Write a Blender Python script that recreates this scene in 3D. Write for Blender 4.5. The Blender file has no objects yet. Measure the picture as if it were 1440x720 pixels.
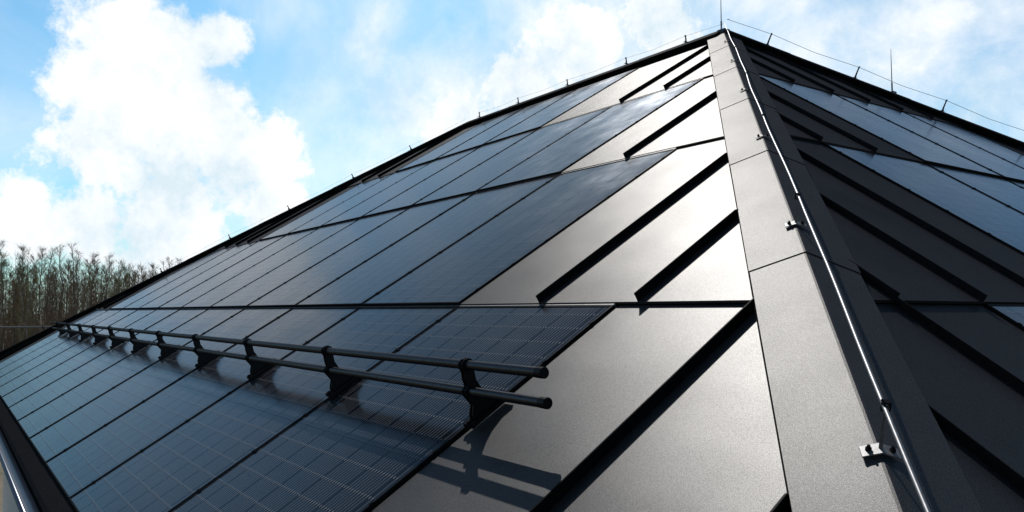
import bpy, bmesh, math, random
from mathutils import Vector, Matrix
random.seed(7)
C = bpy.context.scene.collection
R = math.radians
# ---------------------------------------------------------------- camera solve
F = 1139.0
PA = R(32.1); cA, sA = math.cos(PA), math.sin(PA)
PB = math.atan(sA/0.7725); cB, sB = math.cos(PB), math.sin(PB)
h = Vector((-799, 78, F)).normalized()
u = Vector((1518, -1085, F)); u = (u - h*u.dot(h)).normalized()
n = -(h.cross(u))
Xc = -h; Yc = cA*u - sA*n; Zc = sA*u + cA*n
Zap = 6.5
cr = Vector((Xc.x, Yc.x, Zc.x)); cu = -Vector((Xc.y, Yc.y, Zc.y)); cb = -Vector((Xc.z, Yc.z, Zc.z))
AX = Vector((1,0,0)); AU = Vector((0,cA,sA)); AN = Vector((0,-sA,cA))
BX = Vector((0,1,0)); BU = Vector((-cB,0,sB)); BN = Vector((sB,0,cB))
APEX = Vector((0,0,Zap))
H0, U0 = 5.335, 6.86
def FA(H,U,k=0.0): return APEX + AX*(H0-H) + AU*(U-U0) + AN*k
CAM = FA(0,0,1.0)
def pdir(x,y): return (cr*(x-720) - cu*(y-360) - cb*F).normalized()
cd = bpy.data.cameras.new('camera'); cam = bpy.data.objects.new('camera', cd); C.objects.link(cam)
m = Matrix((cr,cu,cb)).transposed().to_4x4(); m.translation = CAM
cam.matrix_world = m
cd.sensor_width = 36; cd.lens = F/1440*36; cd.clip_end = 3000; cd.clip_start = .05
bpy.context.scene.camera = cam
# ---------------------------------------------------------------- materials
def mat(name):
    m = bpy.data.materials.new(name); m.use_nodes = True
    return m, m.node_tree.nodes, m.node_tree.links, m.node_tree.nodes['Principled BSDF']
def noise(N,L,vec,scale,detail=4,rough=.55):
    t = N.new('ShaderNodeTexNoise'); t.inputs['Scale'].default_value = scale; t.inputs['Detail'].default_value = detail
    t.inputs['Roughness'].default_value = rough
    if vec: L.new(vec, t.inputs['Vector'])
    return t.outputs['Fac']
def ramp(N,L,fac,a,b,c1,c2):
    r = N.new('ShaderNodeValToRGB'); r.color_ramp.elements[0].position=a; r.color_ramp.elements[1].position=b
    r.color_ramp.elements[0].color=(*c1,1); r.color_ramp.elements[1].color=(*c2,1); L.new(fac,r.inputs['Fac']); return r.outputs['Color']
def mth(N,L,op,a,b=None,c=None,cl=False):
    t=N.new('ShaderNodeMath'); t.operation=op; t.use_clamp=cl
    for i,v in enumerate((a,b,c)):
        if v is None: continue
        if isinstance(v,(int,float)): t.inputs[i].default_value=v
        else: L.new(v,t.inputs[i])
    return t.outputs[0]
def simple(name,col,rough=.5,metal=0,nscale=30,var=.25,bump=0,spec=.5):
    m,N,L,P = mat(name); tc=N.new('ShaderNodeTexCoord').outputs['Object']
    f=noise(N,L,tc,nscale)
    L.new(ramp(N,L,f,.3,.7,[c*(1-var) for c in col],[c*(1+var) for c in col]),P.inputs['Base Color'])
    P.inputs['Roughness'].default_value=rough; P.inputs['Metallic'].default_value=metal; P.inputs['Specular IOR Level'].default_value=spec
    if bump:
        b=N.new('ShaderNodeBump'); b.inputs['Strength'].default_value=bump; b.inputs['Distance'].default_value=.01
        L.new(f,b.inputs['Height']); L.new(b.outputs[0],P.inputs['Normal'])
    return m
def lacquer(name,col,gl,rough,grain=0,dent=0,nscale=60,ds=.5):
    """matt pigment coat plus a weak constant sheen"""
    m,N,L,P = mat(name); N.remove(P); out=N['Material Output']; tc=N.new('ShaderNodeTexCoord').outputs['Object']
    g=noise(N,L,tc,grain or nscale,2,.7); s=noise(N,L,tc,2.6,5,.6); lo,hi=(.32,1.68) if grain else (.75,1.25)
    c1=ramp(N,L,g,.33,.68,[x_*lo for x_ in col],[x_*hi for x_ in col])
    c2=ramp(N,L,s,.25,.75,(.84,.84,.84),(1.15,1.15,1.15))
    mx=N.new('ShaderNodeMix'); mx.data_type='RGBA'; mx.blend_type='MULTIPLY'; mx.inputs['Factor'].default_value=1
    L.new(c1,mx.inputs[6]); L.new(c2,mx.inputs[7])
    D=N.new('ShaderNodeBsdfDiffuse'); G=N.new('ShaderNodeBsdfGlossy'); A=N.new('ShaderNodeAddShader')
    L.new(mx.outputs[2],D.inputs[0])
    L.new(ramp(N,L,g,.3,.7,[x_*(.6 if grain else .9) for x_ in gl],[x_*(1.4 if grain else 1.1) for x_ in gl]),G.inputs[0])
    L.new(mth(N,L,'ADD',mth(N,L,'MULTIPLY',s,.08),rough-.04),G.inputs['Roughness'])
    if grain:
        b=N.new('ShaderNodeBump'); b.inputs['Strength'].default_value=.4; b.inputs['Distance'].default_value=.001; L.new(g,b.inputs['Height'])
        b2=N.new('ShaderNodeBump'); b2.inputs['Strength'].default_value=ds; b2.inputs['Distance'].default_value=dent; L.new(noise(N,L,tc,1.6,2,.5),b2.inputs['Height'])
        L.new(b2.outputs[0],b.inputs['Normal']); L.new(b.outputs[0],D.inputs['Normal']); L.new(b.outputs[0],G.inputs['Normal'])
    L.new(D.outputs[0],A.inputs[0]); L.new(G.outputs[0],A.inputs[1]); L.new(A.outputs[0],out.inputs[0])
    return m
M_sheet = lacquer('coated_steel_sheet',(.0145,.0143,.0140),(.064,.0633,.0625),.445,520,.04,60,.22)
M_sheetB = lacquer('coated_steel_sheet_painted_shade',(.0095,.0096,.010),(.038,.039,.041),.42,520,.04,60,.5)  # same steel as the sunlit sheets; right slope's shade put into darker colour
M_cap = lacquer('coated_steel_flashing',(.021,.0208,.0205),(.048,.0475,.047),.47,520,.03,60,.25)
M_capB = lacquer('coated_steel_flashing_painted_shade',(.014,.014,.0145),(.044,.045,.047),.44,520,.03,60,.4)  # same flashing steel; shade of its right face painted in as darker colour
M_edge = lacquer('black_coated_flashing',(.005,.005,.006),(.01,.01,.01),.6)
M_seam = lacquer('seam_steel',(.004,.004,.004),(.006,.006,.006),.5)
M_seamB = lacquer('seam_steel_right_slope',(.006,.006,.006),(.014,.014,.015),.5)  # same seam steel, slightly lighter copy for the right slope
M_under = lacquer('dark_underlay',(.003,.003,.003),(.002,.002,.002),.8)
M_black = lacquer('black_powder_coat',(.004,.004,.005),(.02,.02,.02),.35)
M_rail = lacquer('black_rail_coat',(.005,.005,.006),(.05,.05,.052),.26)
M_gutter = lacquer('dark_gutter',(.010,.012,.016),(.11,.12,.135),.3)
M_frame = lacquer('black_panel_frame',(.004,.004,.004),(.02,.02,.02),.35)
M_alu = simple('aluminium_wire',(.14,.14,.145),.5,1,40,.25)
M_zinc = lacquer('galvanised_steel',(.075,.075,.075),(.08,.08,.08),.35)
M_trim = lacquer('row_trim_steel',(.05,.05,.05),(.14,.14,.14),.45)
M_wall = simple('pale_render_wall',(.5,.48,.44),.9,0,15,.1,.3)
# panel glass
m,N,L,P = mat('solar_glass'); M_glass=m; N.remove(P)
tc=N.new('ShaderNodeTexCoord').outputs['Object']; sp=N.new('ShaderNodeSeparateXYZ'); L.new(tc,sp.inputs[0]); x,y=sp.outputs[0],sp.outputs[1]
def line(v,per,w):
    f=mth(N,L,'FRACT',mth(N,L,'DIVIDE',mth(N,L,'ADD',v,10.0),per)); return mth(N,L,'LESS_THAN',f,w)
bus=line(x,.01775,.15); gx=line(x,.1775,.03); gy=line(y,.0915,.055); gm=line(y,.86,.008)
dots=mth(N,L,'MULTIPLY',bus,line(y,.0915,.12))
dust=noise(N,L,tc,2.2,6,.65)
base=ramp(N,L,dust,.3,.75,(.0012,.0017,.0032),(.0035,.0048,.0082))
def mixc(f,a,b,t='MIX'):
    k=N.new('ShaderNodeMix'); k.data_type='RGBA'; k.blend_type=t
    if isinstance(f,float): k.inputs[0].default_value=f
    else: L.new(f,k.inputs[0])
    for i,v in ((6,a),(7,b)):
        if isinstance(v,tuple): k.inputs[i].default_value=(*v,1)
        else: L.new(v,k.inputs[i])
    return k.outputs[2]
c=mixc(mth(N,L,'MULTIPLY',bus,.95),base,(.090,.092,.10)); c=mixc(gx,c,(.0004,.0004,.0004)); c=mixc(gy,c,(.0004,.0004,.0004)); c=mixc(dots,c,(.24,.24,.25)); c=mixc(gm,c,(.014,.014,.015))
D=N.new('ShaderNodeBsdfDiffuse'); L.new(c,D.inputs[0]); G=N.new('ShaderNodeBsdfGlossy')
# cells and gaps reflect slightly differently
L.new(mixc(mth(N,L,'MAXIMUM',gx,gy),(.56,.595,.64),(.36,.38,.41)),G.inputs[0])
L.new(mth(N,L,'ADD',mth(N,L,'MULTIPLY',dust,.26),.05),G.inputs['Roughness'])
fr=N.new('ShaderNodeFresnel'); fr.inputs['IOR'].default_value=1.27
b=N.new('ShaderNodeBump'); b.inputs['Strength'].default_value=.22; b.inputs['Distance'].default_value=.012
L.new(noise(N,L,tc,1.3,2),b.inputs['Height']); L.new(b.outputs[0],G.inputs['Normal'])
X=N.new('ShaderNodeMixShader'); L.new(fr.outputs[0],X.inputs[0]); L.new(D.outputs[0],X.inputs[1]); L.new(G.outputs[0],X.inputs[2]); L.new(X.outputs[0],N['Material Output'].inputs[0])
# ---------------------------------------------------------------- object helpers
def link(o,parent=None):
    C.objects.link(o)
    if parent: o.parent=parent
    return o
def mesh_obj(name,bm,mt,parent=None,smooth=False,off=None):
    me=bpy.data.meshes.new(name)
    bmesh.ops.recalc_face_normals(bm,faces=bm.faces)
    if smooth:
        for f in bm.faces: f.smooth=True
    bm.to_mesh(me); bm.free(); me.materials.append(mt)
    o=bpy.data.objects.new(name,me); link(o,parent)
    if off is not None: o.location=-Vector(off)
    return o
def thing(name,label,cat,mw=None,group=None):
    o=bpy.data.objects.new(name,None); C.objects.link(o); o.empty_display_size=.1
    if mw is not None: o.matrix_world=mw
    o['label']=label; o['category']=cat
    if group: o['group']=group
    return o
def tag(o,label,cat,group=None):
    o['label']=label; o['category']=cat
    if group: o['group']=group
    return o
def box(bm,lo,hi,fr=None):
    vs=[]
    for z in (lo[2],hi[2]):
        for x_,y_ in ((lo[0],lo[1]),(hi[0],lo[1]),(hi[0],hi[1]),(lo[0],hi[1])):
            p=Vector((x_,y_,z)); vs.append(bm.verts.new(fr(p) if fr else p))
    for q in ((3,2,1,0),(4,5,6,7),(0,1,5,4),(1,2,6,5),(2,3,7,6),(3,0,4,7)): bm.faces.new([vs[i] for i in q])
def prism(bm,lowpts,toppts):
    a=[bm.verts.new(p) for p in lowpts]; b=[bm.verts.new(p) for p in toppts]; k=len(a)
    bm.faces.new(a[::-1]); bm.faces.new(b)
    for i in range(k): bm.faces.new((a[i],a[(i+1)%k],b[(i+1)%k],b[i]))
def tube(bm,pts,rad,seg=10,cap=True):
    rings=[]; pts=[Vector(p) for p in pts]; prev=None
    for i,p in enumerate(pts):
        d=(pts[min(i+1,len(pts)-1)]-pts[max(i-1,0)]).normalized()
        if prev is None: a=d.orthogonal().normalized()
        else: a=(prev-d*prev.dot(d)).normalized()
        prev=a; b=d.cross(a); r=rad[i] if isinstance(rad,(list,tuple)) else rad
        rings.append([bm.verts.new(p+(a*math.cos(2*math.pi*k/seg)+b*math.sin(2*math.pi*k/seg))*r) for k in range(seg)])
    for i in range(len(rings)-1):
        for k in range(seg): bm.faces.new((rings[i][k],rings[i][(k+1)%seg],rings[i+1][(k+1)%seg],rings[i+1][k]))
    if cap: bm.faces.new(rings[0][::-1]); bm.faces.new(rings[-1])
def frame_matrix(o,ax,ay,az):
    m=Matrix((ax,ay,az)).transposed().to_4x4(); m.translation=o; return m
def clip(poly,fn):
    out=[]
    for i in range(len(poly)):
        a,b=poly[i],poly[(i+1)%len(poly)]; fa,fb=fn(a),fn(b)
        if fa>=0: out.append(a)
        if (fa>=0)!=(fb>=0):
            t=fa/(fa-fb); out.append((a[0]+(b[0]-a[0])*t,a[1]+(b[1]-a[1])*t))
    return out
# ---------------------------------------------------------------- house
KR=.7725; KL=.80; RL=4.87
eU=-.12
STEP=.014
zdrop=(U0-eU)*sA; bA=(U0-eU); bB=zdrop/sB
kBl=cA/sA*sB; kBr=1.2/sA*sB
zeave=Zap-zdrop
LEFT=APEX-AX*RL
c_fr=APEX+Vector((KR*bA,-cA*bA,-zdrop)); c_br=APEX+Vector((KR*bA,1.2*bA,-zdrop))
c_fl=LEFT+Vector((-KL*bA,-cA*bA,-zdrop)); c_bl=LEFT+Vector((-KL*bA,1.2*bA,-zdrop))
HC=Vector(((c_fr.x+c_fl.x)/2,(c_fr.y+c_br.y)/2,0))
house=thing('house','hip roofed house with anthracite metal roof sheets, dark ridge flashings and a gutter','house',Matrix.Translation(HC))
def hpart(name,bm,mt,parent=None,smooth=False):
    if parent is None: return mesh_obj(name,bm,mt,house,smooth,HC)
    return mesh_obj(name,bm,mt,parent,smooth)
bm=bmesh.new()
dz=Vector((0,0,-.055))
P_=[p+dz for p in (APEX,LEFT,c_fr,c_br,c_bl,c_fl)]
v=[bm.verts.new(p) for p in P_]
low=[bm.verts.new(p+Vector((0,0,-.1))) for p in P_[2:]]
bm.faces.new((v[0],v[1],v[5],v[2])); bm.faces.new((v[0],v[2],v[3])); bm.faces.new((v[0],v[3],v[4],v[1])); bm.faces.new((v[1],v[4],v[5]))
for i in range(4): bm.faces.new((v[2+i],v[2+(i+1)%4],low[(i+1)%4],low[i]))
bm.faces.new(low)
hpart('roof_deck',bm,M_under)
bm=bmesh.new(); ov=.45
box(bm,(c_fl.x+ov,c_fl.y+ov,0),(c_fr.x-ov,c_br.y-ov,zeave-.16)); hpart('wall',bm,M_wall)
def pl(frame,a,b,k): o,ax,ay,az=frame; return o+ax*a+ay*b+az*k
frA=(APEX,AX,AU,AN); frB=(APEX,BX,BU,BN)
PC=math.atan(sA/KL); frC=(LEFT,Vector((0,-1,0)),Vector((math.cos(PC),0,math.sin(PC))),Vector((-math.sin(PC),0,math.cos(PC))))
PD=math.atan(sA/1.2); frD=(APEX,Vector((-1,0,0)),Vector((0,-math.cos(PD),math.sin(PD))),Vector((0,math.sin(PD),math.cos(PD))))
def sheet(frame,a0,a1,b0,b1,left,right,name='roof_sheet',step=STEP):
    poly=[(a0,b0),(a1,b0),(a1,b1),(a0,b1)]
    poly=clip(poly,lambda p:p[0]-left(p[1]))
    if len(poly)>2: poly=clip(poly,lambda p:right(p[1])-p[0])
    if len(poly)<3: return
    top=[pl(frame,a,b,-step*(b-b0)/(b1-b0)) for a,b in poly]
    bot=[pl(frame,a,b,-step*(b-b0)/(b1-b0)-.010) for a,b in poly]
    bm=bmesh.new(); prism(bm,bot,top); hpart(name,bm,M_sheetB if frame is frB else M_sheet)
def rib(frame,a,b0,b1,left,right,hh=.033,w=.005,step=STEP,mg=.215):
    bs=[b0+(b1-b0)*i/240 for i in range(241)]
    ok=[b for b in bs if left(b)+mg-.02<a<right(b)-mg+.02]
    if len(ok)<8: return
    b0_,b1_=ok[0],ok[-1]
    cut_up=abs(b1_-b1)>.01
    def zz_(b): return -step*(b-b0)/(b1-b0)
    st=[(b0_+.001,1.0),(b1_-(.03 if cut_up else .001),1.0),(b1_,.6 if cut_up else 1.0)]
    bm=bmesh.new(); rings=[]
    for b_,k in st:
        z=zz_(b_); rings.append([bm.verts.new(pl(frame,a+x_,b_,z+y_)) for x_,y_ in ((-w/2,-.004),(w/2,-.004),(w/2,hh*k),(-w/2,hh*k))])
    bm.faces.new(rings[0]); bm.faces.new(rings[-1][::-1])
    for i in range(2):
        for j in range(4): bm.faces.new((rings[i][j],rings[i+1][j],rings[i+1][(j+1)%4],rings[i][(j+1)%4]))
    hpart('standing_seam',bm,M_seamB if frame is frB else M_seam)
UR=[eU,1.66,3.36,5.06,6.86]
W=1.067
leftA=lambda b:-RL+KL*b; rightA=lambda b:-KR*b
startH=[2.125,3.185,4.25,6.38]
ribsH=[[1.515,.965,.43],[2.58,2.02],[3.62],[5.22,4.68]]
cntA=[]
for r in range(4):
    b0,b1=UR[r]-U0,UR[r+1]-U0
    hs=startH[r]; maxH=H0+RL-KL*b1 -.12
    nP=int((maxH-hs)/W); cntA.append(nP)
    he=hs+nP*W
    xs=[-1.0]+sorted(ribsH[r])+[hs-.004]
    for i in range(len(xs)-1): sheet(frA,H0-xs[i+1]+.001,H0-xs[i]-.001,b0,b1,leftA,rightA)
    for q in ribsH[r]: rib(frA,H0-q,b0,b1,leftA,rightA)
    xs=[he+.004,he+.5,he+1.03,he+1.57,he+2.1]
    for i in range(len(xs)-1): sheet(frA,H0-xs[i+1]+.001,H0-xs[i]-.001,b0,b1,leftA,rightA)
    for q in xs[1:-1]: rib(frA,H0-q,b0,b1,leftA,rightA)
    bm=bmesh.new(); box(bm,(H0-he+.01,b1-.011,-.03),(H0-hs-.01,b1-.002,-.004),lambda p:pl(frA,p.x,p.y,p.z)); hpart('row_trim',bm,M_trim)
    if r==0:
        bm=bmesh.new(); box(bm,(H0-he+.01,b0,-.02),(H0-hs-.004,b0+.087,0),lambda p:pl(frA,p.x,p.y,p.z)); hpart('eave_trim',bm,M_edge)
sc=sA/sB
leftB=lambda b:kBl*b; rightB=lambda b:-kBr*b
startB=[-3.49,-2.42,-1.35,-.28]
cntB=[]
for r in range(4):
    b0,b1=(UR[r]-U0)*sc,(UR[r+1]-U0)*sc
    s=startB[r]; mx_=rightB(b1)-.1
    nP=int((mx_-s)/W)
    if r==3: nP=0
    nP=max(nP,0); cntB.append(nP); e=s+nP*W
    if r==3: xs=[-3,-.815,-.28,.255,.79,1.325,1.9]
    else:
        xs=[s-.004]
        while xs[0]>leftB(b0): xs.insert(0,xs[0]-.535)
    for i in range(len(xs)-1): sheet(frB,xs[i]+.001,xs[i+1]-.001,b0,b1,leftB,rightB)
    for q in xs[1:-1]: rib(frB,q,b0,b1,leftB,rightB,.024,.005,STEP,.19)
    if r<3:
        xs=[e+.004]
        while xs[-1]<rightB(b0): xs.append(xs[-1]+.535)
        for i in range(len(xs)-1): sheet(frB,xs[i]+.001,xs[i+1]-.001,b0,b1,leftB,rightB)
        for q in xs[1:-1]: rib(frB,q,b0,b1,leftB,rightB,.024)
zz=[-(U0-q)*sA for q in UR]
for fr,sn,lf,rt in ((frC,math.sin(PC),lambda b:-(-b*math.sin(PC))/sA*1.2,lambda b:(-b*math.sin(PC))/sA*cA),
                    (frD,math.sin(PD),lambda b:-(-b*math.sin(PD))/sA*KR,lambda b:RL+(-b*math.sin(PD))/sA*KL)):
    for r in range(4):
        b0,b1=zz[r]/sn,zz[r+1]/sn
        sheet(fr,-30,30,b0,b1,lf,rt)
def flashing(name,P0,P1,n1,n2,w,seg,first,raise_=.022,tilt=.003,mt=M_cap,lip=.010,mt2=None):
    d=(P1-P0); Lh=d.length; d.normalize(); ws=[]
    for nn in (n1,n2):
        k=nn.cross(d).normalized()
        if k.z>0: k=-k
        ws.append(k)
    s=0; e=first; upv=(n1+n2).normalized()
    while s<Lh-.01:
        e=min(e,Lh); a=P0+d*max(0,s-.03); b=P0+d*e
        bm=bmesh.new()
        def sect(p,t,wx=0):
            lf=p+ws[0]*(w+wx)+n1*(raise_+t); rf=p+ws[1]*(w+wx)+n2*(raise_+t)
            dd=n1.dot(upv); f=p+upv*((raise_+t)/dd)
            e1=(f-lf).normalized(); e2=(f-rf).normalized()
            return [lf-n1*lip,lf,f-e1*.006,f+upv*-.001,f-e2*.006,rf,rf-n2*lip]
        A=sect(a,-tilt if s>0 else 0,-.0015); B=sect(b,0)
        va=[bm.verts.new(p) for p in A]; vb=[bm.verts.new(p) for p in B]
        for i in range(6):
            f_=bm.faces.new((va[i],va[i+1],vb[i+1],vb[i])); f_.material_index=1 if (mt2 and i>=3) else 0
        vc=[bm.verts.new(p-upv*.0045) for p in B]
        for i in range(6):
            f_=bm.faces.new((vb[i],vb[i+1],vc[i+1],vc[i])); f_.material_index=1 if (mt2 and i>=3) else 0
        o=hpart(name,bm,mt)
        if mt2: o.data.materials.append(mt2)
        s=e; e=e+seg
    for nn,k in ((n1,ws[0]),(n2,ws[1])):
        bm=bmesh.new(); o1=P0+d*.1
        box(bm,(w-.02,0,-.03),(w+.006,Lh-.1,raise_-.013),lambda p,k=k,nn=nn:o1+k*p.x+d*p.y+nn*p.z)
        hpart('gap_shade_strip',bm,M_under)  # dark strip added along cap edge to paint in the shadow gap
HL=math.sqrt(1+KR*KR)
segL=1.02*HL; first=(U0-(1.9+1.02*4))*HL
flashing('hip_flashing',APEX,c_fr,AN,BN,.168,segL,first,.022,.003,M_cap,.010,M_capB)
DN=frD[3]; CN=frC[3]
flashing('ridge_flashing',APEX,LEFT,AN,DN,.12,1.3,1.2,.05,.003,M_edge,.06)
flashing('hip_flashing',APEX,c_br,BN,DN,.13,1.3,.7,.055,.003,M_edge,.06)
flashing('hip_flashing',LEFT,c_fl,AN,CN,.12,1.3,1.0,.05,.003,M_edge,.06)
flashing('hip_flashing',LEFT,c_bl,DN,CN,.12,1.3,1.0,.05,.003,M_edge,.06)
bm=bmesh.new()
box(bm,(-.06,-.06,-.08),(.065,.06,.045),lambda p:APEX+p); bmesh.ops.bevel(bm,geom=bm.edges[:],offset=.02,segments=2,affect='EDGES'); hpart('apex_collar',bm,M_cap)
bm=bmesh.new()
def fe(a,dy,z): return Vector((a,c_fl.y-dy,zeave+z))
x0,x1=c_fl.x,c_fr.x
prof=[(.0,.0),(.014,-.016),(.014,-.15),(.004,-.15),(.004,-.03),(-.02,-.012)]
A=[bm.verts.new(fe(x0,p[0],p[1])) for p in prof]; B=[bm.verts.new(fe(x1,p[0],p[1])) for p in prof]
for i in range(len(prof)): bm.faces.new((A[i],A[(i+1)%6],B[(i+1)%6],B[i]))
hpart('fascia',bm,M_edge)
def gutter(pA,pB,out,name='gutter'):
    bm=bmesh.new(); rr=.034; seg=14
    for rad in (rr,rr-.003):
        A=[];B=[]
        for k in range(seg+1):
            t=math.pi+math.pi*k/seg
            off=out*(math.cos(t)*rad)+Vector((0,0,math.sin(t)*rad))
            A.append(bm.verts.new(pA+off)); B.append(bm.verts.new(pB+off))
        for k in range(seg): bm.faces.new((A[k],A[k+1],B[k+1],B[k]))
    tube(bm,[pA+out*rr,pB+out*rr],.013,12)
    return hpart(name,bm,M_gutter,None,True)
gutter(Vector((x0-.1,c_fl.y-.052,zeave-.035)),Vector((x1+.1,c_fl.y-.052,zeave-.035)),Vector((0,-1,0)))
gutter(Vector((c_fr.x+.052,c_fr.y-.1,zeave-.035)),Vector((c_fr.x+.052,c_br.y+.1,zeave-.035)),Vector((1,0,0)))
# ---------------------------------------------------------------- solar panels
def make_panel(L_):
    w=W-.012; t=.022
    root=thing('solar_panel','x','solar panel')
    bm=bmesh.new(); fw=.009
    for lo,hi in (((0,0,-t),(fw,L_,.010)),((w-fw,0,-t),(w,L_,.010)),((fw,0,-t),(w-fw,fw,.010)),((fw,L_-fw,-t),(w-fw,L_,.010))): box(bm,lo,hi)
    bmesh.ops.bevel(bm,geom=bm.edges[:],offset=.0012,segments=1,affect='EDGES')
    for k in range(7):
        yy=.12+k*(L_-.24)/6
        for xx in (.0045,w-.0045): box(bm,(xx-.004,yy-.006,.009),(xx+.004,yy+.006,.0125))
    mesh_obj('frame',bm,M_frame,root)
    bm=bmesh.new(); box(bm,(fw-.001,fw-.001,-t+.004),(w-fw+.001,L_-fw+.001,.007)); mesh_obj('glass',bm,M_glass,root)
    return root
def dup(root,mw,label,group):
    c=root.copy(); C.objects.link(c); c.matrix_world=mw; c['label']=label; c['group']=group
    for ch in list(root.children):
        q=ch.copy(); C.objects.link(q); q.parent=c
    return c
ordn=['first','second','third','fourth','fifth','sixth','seventh','eighth','ninth','tenth','eleventh','twelfth','thirteenth','fourteenth']
rown=['lowest','second lowest','second highest','topmost']
protoA=make_panel(1.687); protoB=make_panel(1.688*sc)
used=False
for r in range(4):
    for k in range(cntA[r]):
        p=FA(startH[r]+(k+1)*W-.006,UR[r] if r else -.03,0)
        mw=frame_matrix(p,AX,AU,AN)@Matrix.Rotation(random.uniform(-.002,.002),4,'Y')@Matrix.Rotation(-STEP/1.72+random.uniform(-.001,.001),4,'X')
        if r==0: mw=mw@Matrix.Diagonal((1,.994,1,1))
        lab='black solar panel on the sunlit slope, %s from the hip in the %s row'%(ordn[k],rown[r])
        if not used: o=protoA; o.matrix_world=mw; o['label']=lab; o['group']='solar panels on the sunlit slope'; used=True
        else: dup(protoA,mw,lab,'solar panels on the sunlit slope')
used=False
for r in range(4):
    for k in range(cntB[r]):
        b0=(UR[r]-U0)*sc
        if r==0: b0+=.08
        p=pl(frB,startB[r]+k*W+.006,b0,0)
        mw=frame_matrix(p,BX,BU,BN)@Matrix.Rotation(random.uniform(-.0015,.0015),4,'Y')@Matrix.Rotation(-STEP/1.6,4,'X')
        lab='solar panel on the dark right slope, %s from its hip in the %s row'%(ordn[k],rown[r])
        if not used: o=protoB; o.matrix_world=mw; o['label']=lab; o['group']='solar panels on the dark slope'; used=True
        else: dup(protoB,mw,lab,'solar panels on the dark slope')
# ---------------------------------------------------------------- snow guard
gp=FA(2.10,1.0)
sg=thing('snow_guard','black two rail snow guard running along the lower row of solar panels','snow guard',frame_matrix(gp,AX,AU,AN))
Hl=13.55
for (yy,zz_) in [(.018,.172),(-.015,.098)]:
    bm=bmesh.new(); pts=[(.375,yy,zz_)]; xx=.375
    while xx>-(Hl-2.1):
        xx-=.6; pts.append((max(xx,-(Hl-2.1)),yy+random.uniform(-.001,.001),zz_+random.uniform(-.001,.001)))
    tube(bm,pts,.0145,14,False)
    rl=mesh_obj('rail',bm,M_rail,sg,True)
    bm=bmesh.new(); tube(bm,[(.358,yy,zz_),(.376,yy,zz_),(.388,yy,zz_)],[.0152,.0158,.0158],14)
    mesh_obj('end_cap',bm,M_black,rl)
def bracket_bm():
    bm=bmesh.new()
    prof=[(-.055,.014),(.075,.014),(.07,.03),(.035,.05),(.022,.075),(.018,.12),(.028,.15),(.037,.165),(.0385,.178),(.030,.190),(.014,.194),(-.001,.189),(-.006,.176),(-.006,.16),(-.014,.14),(-.018,.120),(-.034,.113),(-.038,.1),(-.034,.082),(-.030,.06),(-.050,.035)]
    for sx in (-1,1):
        x_=sx*.008
        prism(bm,[(x_-.0025,p[0],p[1]) for p in prof],[(x_+.0025,p[0],p[1]) for p in prof])
    box(bm,(-.0057,-.03,.03),(.0057,.012,.115))
    box(bm,(-.025,-.075,.0065),(.025,.095,.020))
    return bm
first_b=mesh_obj('bracket',bracket_bm(),M_black,sg)
bolts=[]
for yy in (-.066,.085):
    bm=bmesh.new(); tube(bm,[(0,yy,.019),(0,yy,.027)],.008,6); bolts.append(mesh_obj('bolt',bm,M_black,first_b))
bm=bmesh.new(); tube(bm,[(-.016,0,.075),(.016,0,.075)],.006,6); bolts.append(mesh_obj('bolt',bm,M_zinc,first_b))
for k in range(1,11):
    q=first_b.copy(); C.objects.link(q); q.parent=sg; q.location=(-W*k-.02,0,0)
    for fb in bolts: z=fb.copy(); C.objects.link(z); z.parent=q
# ---------------------------------------------------------------- lightning conductor
def holder(p,d,up,vh,label,group,fat=1.0,pm=None):
    side=d.cross(up).normalized(); up2=side.cross(d).normalized()
    root=thing('conductor_holder',label,'conductor holder',frame_matrix(p,side,d,up2),group)
    bm=bmesh.new()
    for sx in (-1,1):
        a=[(0,-.016,.001),(sx*.034,-.016,-.010),(sx*.034,.016,-.010),(0,.016,.001)]
        prism(bm,a,[(q[0],q[1],q[2]+.003) for q in a])
    pt=mesh_obj('base_plate',bm,M_zinc,root)
    for xx in (-.021,.021):
        bm=bmesh.new(); tube(bm,[(xx,0,-.006),(xx,0,.003),(xx,0,.0032),(xx,0,.008)],[.0058,.0058,.003,.003],6); mesh_obj('bolt',bm,M_black,pt)
    bm=bmesh.new(); tube(bm,[(0,0,.002),(.001,-.002,vh*.4),(.0,-.001,vh-.010)],[.0038*fat,.003*fat,.0026*fat],8); mesh_obj('post',bm,pm or M_black,root)
    bm=bmesh.new(); box(bm,(-.008,-.007,vh-.010),(.008,.007,vh-.006)); box(bm,(-.008,-.007,vh+.0045),(.008,.007,vh+.008))
    box(bm,(-.008,-.007,vh-.006),(-.0055,.007,vh+.0045)); tube(bm,[(.0066,0,vh-.013),(.0066,0,vh+.012)],.0022,6)
    bmesh.ops.bevel(bm,geom=bm.edges[:],offset=.0008,segments=1,affect='EDGES')
    mesh_obj('clamp',bm,M_black,root)
hd=(c_fr-APEX).normalized(); hup=(AN+BN).normalized()
VH=.095
hipU=[1.07,2.1,3.13,4.16,5.2,6.2]
def hipP(U): return APEX+hd*((U0-U)*HL)+hup*.0275
for i,U in enumerate(hipU):
    holder(hipP(U),hd,hup,VH,'small metal wire holder on the near hip flashing, %s from the bottom of the picture'%ordn[i],'wire holders on the near hip',1,M_zinc)
pts=[]; Ul=-.1
while Ul<6.8:
    k=min(abs(Ul-q) for q in hipU)
    pts.append(hipP(Ul)+hup*(VH-.006*math.sin(min(k,.5)*math.pi)*(1 if int(Ul*3)%2 else .8))+hd.cross(hup)*(.004*math.sin(Ul*2.3)+.0015*math.sin(Ul*7))); Ul+=.115
pts.append(APEX+Vector((0,0,.12)))
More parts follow.
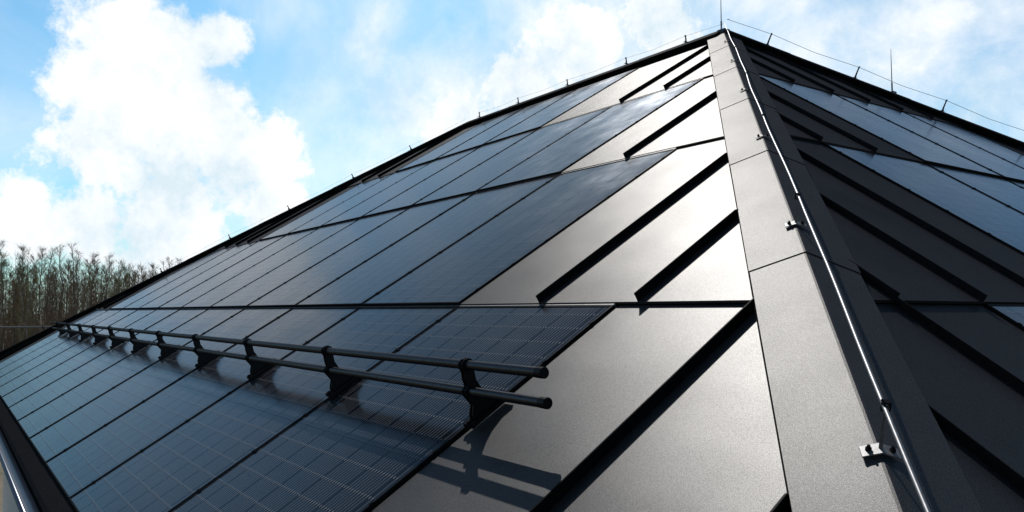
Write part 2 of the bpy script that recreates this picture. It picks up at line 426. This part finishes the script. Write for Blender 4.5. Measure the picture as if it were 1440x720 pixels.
bm=bmesh.new(); tube(bm,pts,.0043,10)
tag(mesh_obj('conductor_wire',bm,M_alu,None,True),'shiny aluminium wire running down the near hip flashing','lightning wire')
def run(P0,P1,nA_,nB_,first,step,label_h,grp,label_w,vh=.13,rr=.0020,jit=0):
    d=(P1-P0).normalized(); L_=(P1-P0).length; up=(nA_+nB_).normalized(); s=first; i=0; pts=[P0+up*(vh+.03)]
    while s<L_-.2:
        s2=s+random.uniform(-jit,jit)
        hp=P0+d*s2+up*.06; holder(hp,d,up,vh-.02,label_h%ordn[i],grp,2.6)
        pts.append(P0+d*(s-step*.5)+up*(vh+.02)); pts.append(hp+up*(vh-.02)); s+=step; i+=1
    bm=bmesh.new(); tube(bm,pts,rr,6); tag(mesh_obj('conductor_wire',bm,M_zinc,None,True),label_w,'lightning wire')
run(APEX,LEFT,AN,DN,.5,1.0,'thin wire holder on the level ridge left of the peak, %s from the peak','wire holders on the ridge','thin wire strung above the level ridge left of the peak',.085,.0012,.08)
run(LEFT,c_fl,AN,CN,.9,1.1,'thin wire holder on the far left hip, %s from its top','wire holders on the left hip','thin wire strung above the long far left hip',.072,.0010,.12)
run(APEX,c_br,BN,DN,.45,.95,'thin wire holder on the right hand hip, %s from the peak','wire holders on the right hip','thin wire strung above the right hand hip against the sky',.13,.0024)
def air_rod(p,hh,label):
    root=thing('air_terminal',label,'lightning rod',Matrix.Translation(p))
    bm=bmesh.new(); tube(bm,[(0,0,0),(0,0,.1)],.008,8); box(bm,(-.03,-.03,-.02),(.03,.03,.006)); mesh_obj('socket',bm,M_zinc,root)
    bm=bmesh.new(); tube(bm,[(0,0,.09),(0,0,hh*.6),(0,0,hh)],[.005,.004,.002],8); mesh_obj('rod',bm,M_zinc,root)
air_rod(APEX+Vector((-.03,0,.045)),.42,'thin upright lightning rod standing on the peak of the roof')
rd=(c_br-APEX).normalized()
air_rod(APEX+rd*1.83+Vector((0,0,.06)),.45,'thin upright lightning rod on the right hand hip beyond the dark slope')
# ---------------------------------------------------------------- low cable beyond the roof corner
def groundpt(px,D):
    d=pdir(px,438); d.z=0; d.normalize(); return Vector((CAM.x,CAM.y,0))+d*D
M_wood=simple('pole_wood',(.12,.09,.065),.9,0,14,.35); 
pa,pb=groundpt(-110,25),groundpt(150,25); zc=CAM.z-.38
bm=bmesh.new(); tube(bm,[pa.lerp(pb,k/10)+Vector((0,0,zc-.03*math.sin(math.pi*k/10))) for k in range(11)],.024,8)
tag(mesh_obj('overhead_cable',bm,M_zinc,None,True),'thin level cable crossing in front of the wood at the far left','cable')
for p_,lb in ((pa,'wooden pole carrying the level cable, left of the wood'),(pb,'wooden pole carrying the level cable, behind the roof corner')):
    pr=thing('cable_pole',lb,'pole',Matrix.Translation(p_))
    bm=bmesh.new(); tube(bm,[(0,0,0),(0,0,1.7),(0,0,zc-.03)],[.09,.08,.07],10); mesh_obj('post',bm,M_wood,pr)
    bm=bmesh.new(); tube(bm,[(0,0,zc-.035),(0,0,zc+.0),(0,0,zc+.06)],[.05,.035,.02],8); mesh_obj('insulator',bm,M_zinc,pr)
# ---------------------------------------------------------------- ground
def struct(name,bm,mt):
    o=mesh_obj(name,bm,mt); o['kind']='structure'; return o
m,N,L,P=mat('meadow_ground'); tc=N.new('ShaderNodeTexCoord').outputs['Object']
f1=noise(N,L,tc,.35,8,.65); f2=noise(N,L,tc,9,6,.7)
c1=ramp(N,L,f1,.35,.65,(.07,.062,.03),(.15,.105,.065)); c2=ramp(N,L,f2,.3,.7,(.55,.55,.55),(1.35,1.28,1.2))
k=N.new('ShaderNodeMix'); k.data_type='RGBA'; k.blend_type='MULTIPLY'; k.inputs[0].default_value=1; L.new(c1,k.inputs[6]); L.new(c2,k.inputs[7]); L.new(k.outputs[2],P.inputs['Base Color']); P.inputs['Roughness'].default_value=.95
bm=bmesh.new(); S=1500; bm.faces.new([bm.verts.new(q) for q in ((-S,-S,0),(S,-S,0),(S,S,0),(-S,S,0))]); struct('ground',bm,m)
M_path=simple('pale_gravel',(.36,.32,.27),.95,0,40,.3,.4)
bm=bmesh.new(); y0=c_fl.y
q=[(c_fl.x-1,y0-.75),(c_fr.x+1,y0-.75),(c_fr.x+1,y0+.6),(c_fl.x-1,y0+.6)]
bm.faces.new([bm.verts.new((a,b,.004)) for a,b in q]); struct('path',bm,M_path)
# ---------------------------------------------------------------- trees
M_bark=simple('bark',(.11,.085,.063),.9,0,12,.4); M_birch=simple('pale_bark',(.20,.17,.135),.9,0,8,.4)
M_tw=simple('bare_twigs',(.175,.128,.085),.95,0,.6,.4,0,.1); M_bud=simple('spring_buds',(.165,.15,.065),.9,0,2,.4,0,.1); M_fir=simple('fir_needles',(.045,.055,.025),.9,0,3,.5,0,.1)
def leafquad(bm,p,s):
    a=Vector((random.gauss(0,1),random.gauss(0,1),random.gauss(0,1))).normalized(); b=a.orthogonal().normalized()
    bm.faces.new([bm.verts.new(p+a*s),bm.verts.new(p+b*s*.6),bm.verts.new(p-a*s*.8)])
def twig(bm,p,d,l,w):
    s=d.orthogonal().normalized()*w
    bm.faces.new([bm.verts.new(p-s),bm.verts.new(p+s),bm.verts.new(p+d*l)])
def make_tree(name,label,kind,hh,seed):
    random.seed(seed); root=thing(name,label,'tree')
    tb=bmesh.new(); cb_=bmesh.new()
    bend=[Vector((random.uniform(-.05,.05)*k,random.uniform(-.05,.05)*k,hh*k/6)) for k in range(7)]
    tube(tb,bend,[.075*(1-k/7)+.004 for k in range(7)],6)
    for i in range(50 if kind!='fir' else 90):
        t=random.uniform(.18,.98) if kind!='fir' else random.uniform(.1,1)
        k=t*6; a=int(k); p=bend[a].lerp(bend[min(a+1,6)],k-a)
        az=random.uniform(0,6.28); ln=(1-t)*hh*.21+.3
        if kind=='fir': d=Vector((math.cos(az),math.sin(az),-.15)).normalized(); ln=(1-t)*hh*.2+.15
        else: d=Vector((math.cos(az)*.65,math.sin(az)*.65,random.uniform(.65,1.1))).normalized()
        e=p+d*ln
        if kind!='fir': tube(tb,[p,p+d*ln*.5,e],[.009,.006,.002],3)
        for j in range(30):
            s=random.uniform(.15,1.0); q=p+d*ln*s
            dd=(d+Vector((random.gauss(0,.65),random.gauss(0,.65),random.gauss(0.1,.5)))).normalized(); l2=random.uniform(.2,.5)*(.6 if kind=='fir' else 1)
            twig(cb_,q,dd,l2,.005 if kind!='fir' else .05)
            if kind=='bud' or (kind=='bare' and j%3==0) or kind=='fir':
                for _ in range(2): leafquad(cb_,q+dd*l2*random.uniform(.3,1),random.uniform(.022,.045))
    mesh_obj('trunk',tb,M_birch if kind=='bud' else M_bark,root); mesh_obj('crown',cb_,{'bare':M_tw,'bud':M_bud,'fir':M_fir}[kind],root)
    return root
kinds=[('bare_tree','bare brown leafless tree in the far wood beyond the roof','bare',9,1),('bare_tree','bare brown leafless tree in the far wood beyond the roof','bare',8.8,2),
 ('budding_tree','pale trunked tree with first green buds in the far wood','bud',8.8,3),('bare_tree','bare brown leafless tree in the far wood beyond the roof','bare',8.6,4),('conifer_tree','dark green conifer among the bare trees of the far wood','fir',7.0,5)]
protos=[make_tree(*k) for k in kinds]
for p_,g in zip(protos,['bare trees of the wood']*2+['budding trees of the wood','bare trees of the wood','conifers of the wood']): p_['group']=g
random.seed(11)
usedp=set(); i=0
for x_ in range(-160,262,7):
    d=pdir(x_+random.uniform(-5,5),438); d.z=0; d.normalize()
    D=random.uniform(52,68); p=Vector((CAM.x,CAM.y,0))+d*D
    pi=random.choice([0,1,2,3,2,1,3,2,0]) if len(usedp)==5 else i%5
    s=random.uniform(.68,.92)*D/60*(1.0 if x_<170 else .92)
    mw=Matrix.Translation(p)@Matrix.Rotation(random.uniform(0,6.28),4,'Z')@Matrix.Scale(s,4)
    if pi not in usedp: protos[pi].matrix_world=mw; usedp.add(pi)
    else: dup(protos[pi],mw,protos[pi]['label'],protos[pi]['group'])
    i+=1
bm=bmesh.new()
for i in range(380):
    x_=random.uniform(-260,270); d=pdir(x_,438); d.z=0; d.normalize(); D=random.uniform(70,95); p=Vector((CAM.x,CAM.y,0))+d*D
    hh=random.uniform(5.8,8.2)*D/80*(1 if x_<180 else .94)
    tube(bm,[p,p+Vector((random.uniform(-.2,.2),random.uniform(-.2,.2),hh))],[.06,.01],3)
    for j in range(120):
        t=random.uniform(.03,1); q=p+Vector((random.gauss(0,.8)*(1.15-t),random.gauss(0,.8)*(1.15-t),hh*t))
        dd=Vector((random.gauss(0,.6),random.gauss(0,.6),1)).normalized(); twig(bm,q,dd,random.uniform(.3,.7),.022)
wd=mesh_obj('wood',bm,M_tw); wd['kind']='stuff'; wd['label']='distant brown mass of leafless woodland behind the nearer trees'; wd['category']='woodland'
# ---------------------------------------------------------------- light and sky
sun_dir=(-AX*1.3+AU*1.5+AN*1.0).normalized()
sd=bpy.data.lights.new('sun','SUN'); sd.energy=5.0; sd.angle=R(.5); sd.color=(1,.97,.935); so=bpy.data.objects.new('sun',sd); C.objects.link(so)
so.rotation_euler=sun_dir.to_track_quat('Z','Y').to_euler(); so.location=(0,0,20)
w=bpy.data.worlds.new('World'); bpy.context.scene.world=w; w.use_nodes=True; N=w.node_tree.nodes; L=w.node_tree.links
bg=N['Background']; sky=N.new('ShaderNodeTexSky'); sky.sky_type='NISHITA'; sky.sun_disc=False
sky.sun_elevation=math.asin(sun_dir.z); sky.sun_rotation=math.atan2(sun_dir.x,sun_dir.y); sky.ozone_density=2.0
tc=N.new('ShaderNodeTexCoord').outputs['Generated']
blobs=[(185,60,100),(250,70,95),(300,60,70),(150,120,88),(260,150,130),(330,230,105),(150,200,95),(240,260,110),(40,320,70),(130,320,85),(230,335,130),(385,300,65),(730,120,90),(650,180,75),(820,70,90),(930,25,90)]
nf=N.new('ShaderNodeTexNoise'); nf.inputs['Scale'].default_value=7.8; nf.inputs['Detail'].default_value=12; nf.inputs['Roughness'].default_value=.68; L.new(tc,nf.inputs['Vector'])
nf2=N.new('ShaderNodeTexNoise'); nf2.inputs['Scale'].default_value=3.4; nf2.inputs['Detail'].default_value=9; nf2.inputs['Distortion'].default_value=1.2; L.new(tc,nf2.inputs['Vector'])
nf3=N.new('ShaderNodeTexNoise'); nf3.inputs['Scale'].default_value=6.0; nf3.inputs['Detail'].default_value=10; nf3.inputs['Roughness'].default_value=.62; nf3.inputs['Distortion'].default_value=.5; L.new(tc,nf3.inputs['Vector'])
acc=None
for (bx_,by_,br) in blobs:
    d=pdir(bx_,by_); ang=br/F*(1/ (1+((bx_-720)**2+(by_-360)**2)/F**2)**.75)
    vm=N.new('ShaderNodeVectorMath'); vm.operation='DISTANCE'; L.new(tc,vm.inputs[0]); vm.inputs[1].default_value=d
    val=mth(N,L,'SUBTRACT',1.0,mth(N,L,'DIVIDE',vm.outputs['Value'],ang))
    acc=val if acc is None else mth(N,L,'MAXIMUM',acc,val)
acc=mth(N,L,'MAXIMUM',acc,-1.2)
den=mth(N,L,'ADD',acc,mth(N,L,'MULTIPLY',mth(N,L,'SUBTRACT',nf.outputs['Fac'],.5),2.6))
r=N.new('ShaderNodeValToRGB'); L.new(den,r.inputs[0]); r.color_ramp.interpolation='EASE'; r.color_ramp.elements[0].position=-.0; r.color_ramp.elements[1].position=.46
hz=None
for (bx_,by_,br) in [(880,60,300),(1150,30,280),(1300,50,260),(600,150,220)]:
    d=pdir(bx_,by_); ang=br/F
    vm=N.new('ShaderNodeVectorMath'); vm.operation='DISTANCE'; L.new(tc,vm.inputs[0]); vm.inputs[1].default_value=d
    val=mth(N,L,'SUBTRACT',1.0,mth(N,L,'DIVIDE',vm.outputs['Value'],ang))
    hz=val if hz is None else mth(N,L,'MAXIMUM',hz,val)
hz=mth(N,L,'MAXIMUM',hz,0.0)
hzv=mth(N,L,'ADD',mth(N,L,'MULTIPLY',hz,1.0),mth(N,L,'MULTIPLY',mth(N,L,'SUBTRACT',nf3.outputs['Fac'],.5),2.6),None,True)
hzv=mth(N,L,'MULTIPLY',hzv,mth(N,L,'MULTIPLY',hz,2.6,None,True))
thin=N.new('ShaderNodeValToRGB'); L.new(nf2.outputs['Fac'],thin.inputs[0]); thin.color_ramp.elements[0].position=.38; thin.color_ramp.elements[1].position=.74; thin.color_ramp.elements[1].color=(.62,.62,.62,1)
sz=N.new('ShaderNodeSeparateXYZ'); L.new(tc,sz.inputs[0])
fade=mth(N,L,'SUBTRACT',1.0,mth(N,L,'MULTIPLY',mth(N,L,'SUBTRACT',sz.outputs[2],.38),4.5,None,True),None,True)
thinf=mth(N,L,'MULTIPLY',thin.outputs[0],mth(N,L,'MAXIMUM',fade,.08))
cm=mth(N,L,'MAXIMUM',mth(N,L,'MAXIMUM',r.outputs[0],thinf),mth(N,L,'MULTIPLY',hzv,.92))
def wmix(f,a,b,t='MIX'):
    k=N.new('ShaderNodeMix'); k.data_type='RGBA'; k.blend_type=t
    if isinstance(f,float): k.inputs[0].default_value=f
    else: L.new(f,k.inputs[0])
    for i,v in ((6,a),(7,b)):
        if isinstance(v,tuple): k.inputs[i].default_value=(*v,1)
        else: L.new(v,k.inputs[i])
    return k.outputs[2]
shade=N.new('ShaderNodeValToRGB'); L.new(nf.outputs['Fac'],shade.inputs[0]); shade.color_ramp.elements[0].position=.38; shade.color_ramp.elements[1].position=.58
shade.color_ramp.elements[0].color=(7.4,8.7,9.5,1); shade.color_ramp.elements[1].color=(10.8,10.9,11,1)
tint=wmix(1.0,sky.outputs[0],(.62,1.08,1.22),'MULTIPLY')
deep=wmix(mth(N,L,'SUBTRACT',1.0,fade),tint,wmix(1.0,tint,(.42,.36,.42),'MULTIPLY'))
fin=wmix(cm,deep,shade.outputs[0]); L.new(fin,bg.inputs[0]); bg.inputs[1].default_value=.1
sc_=bpy.context.scene; sc_.view_settings.view_transform='Standard'; sc_.view_settings.look='None'; sc_.view_settings.exposure=0
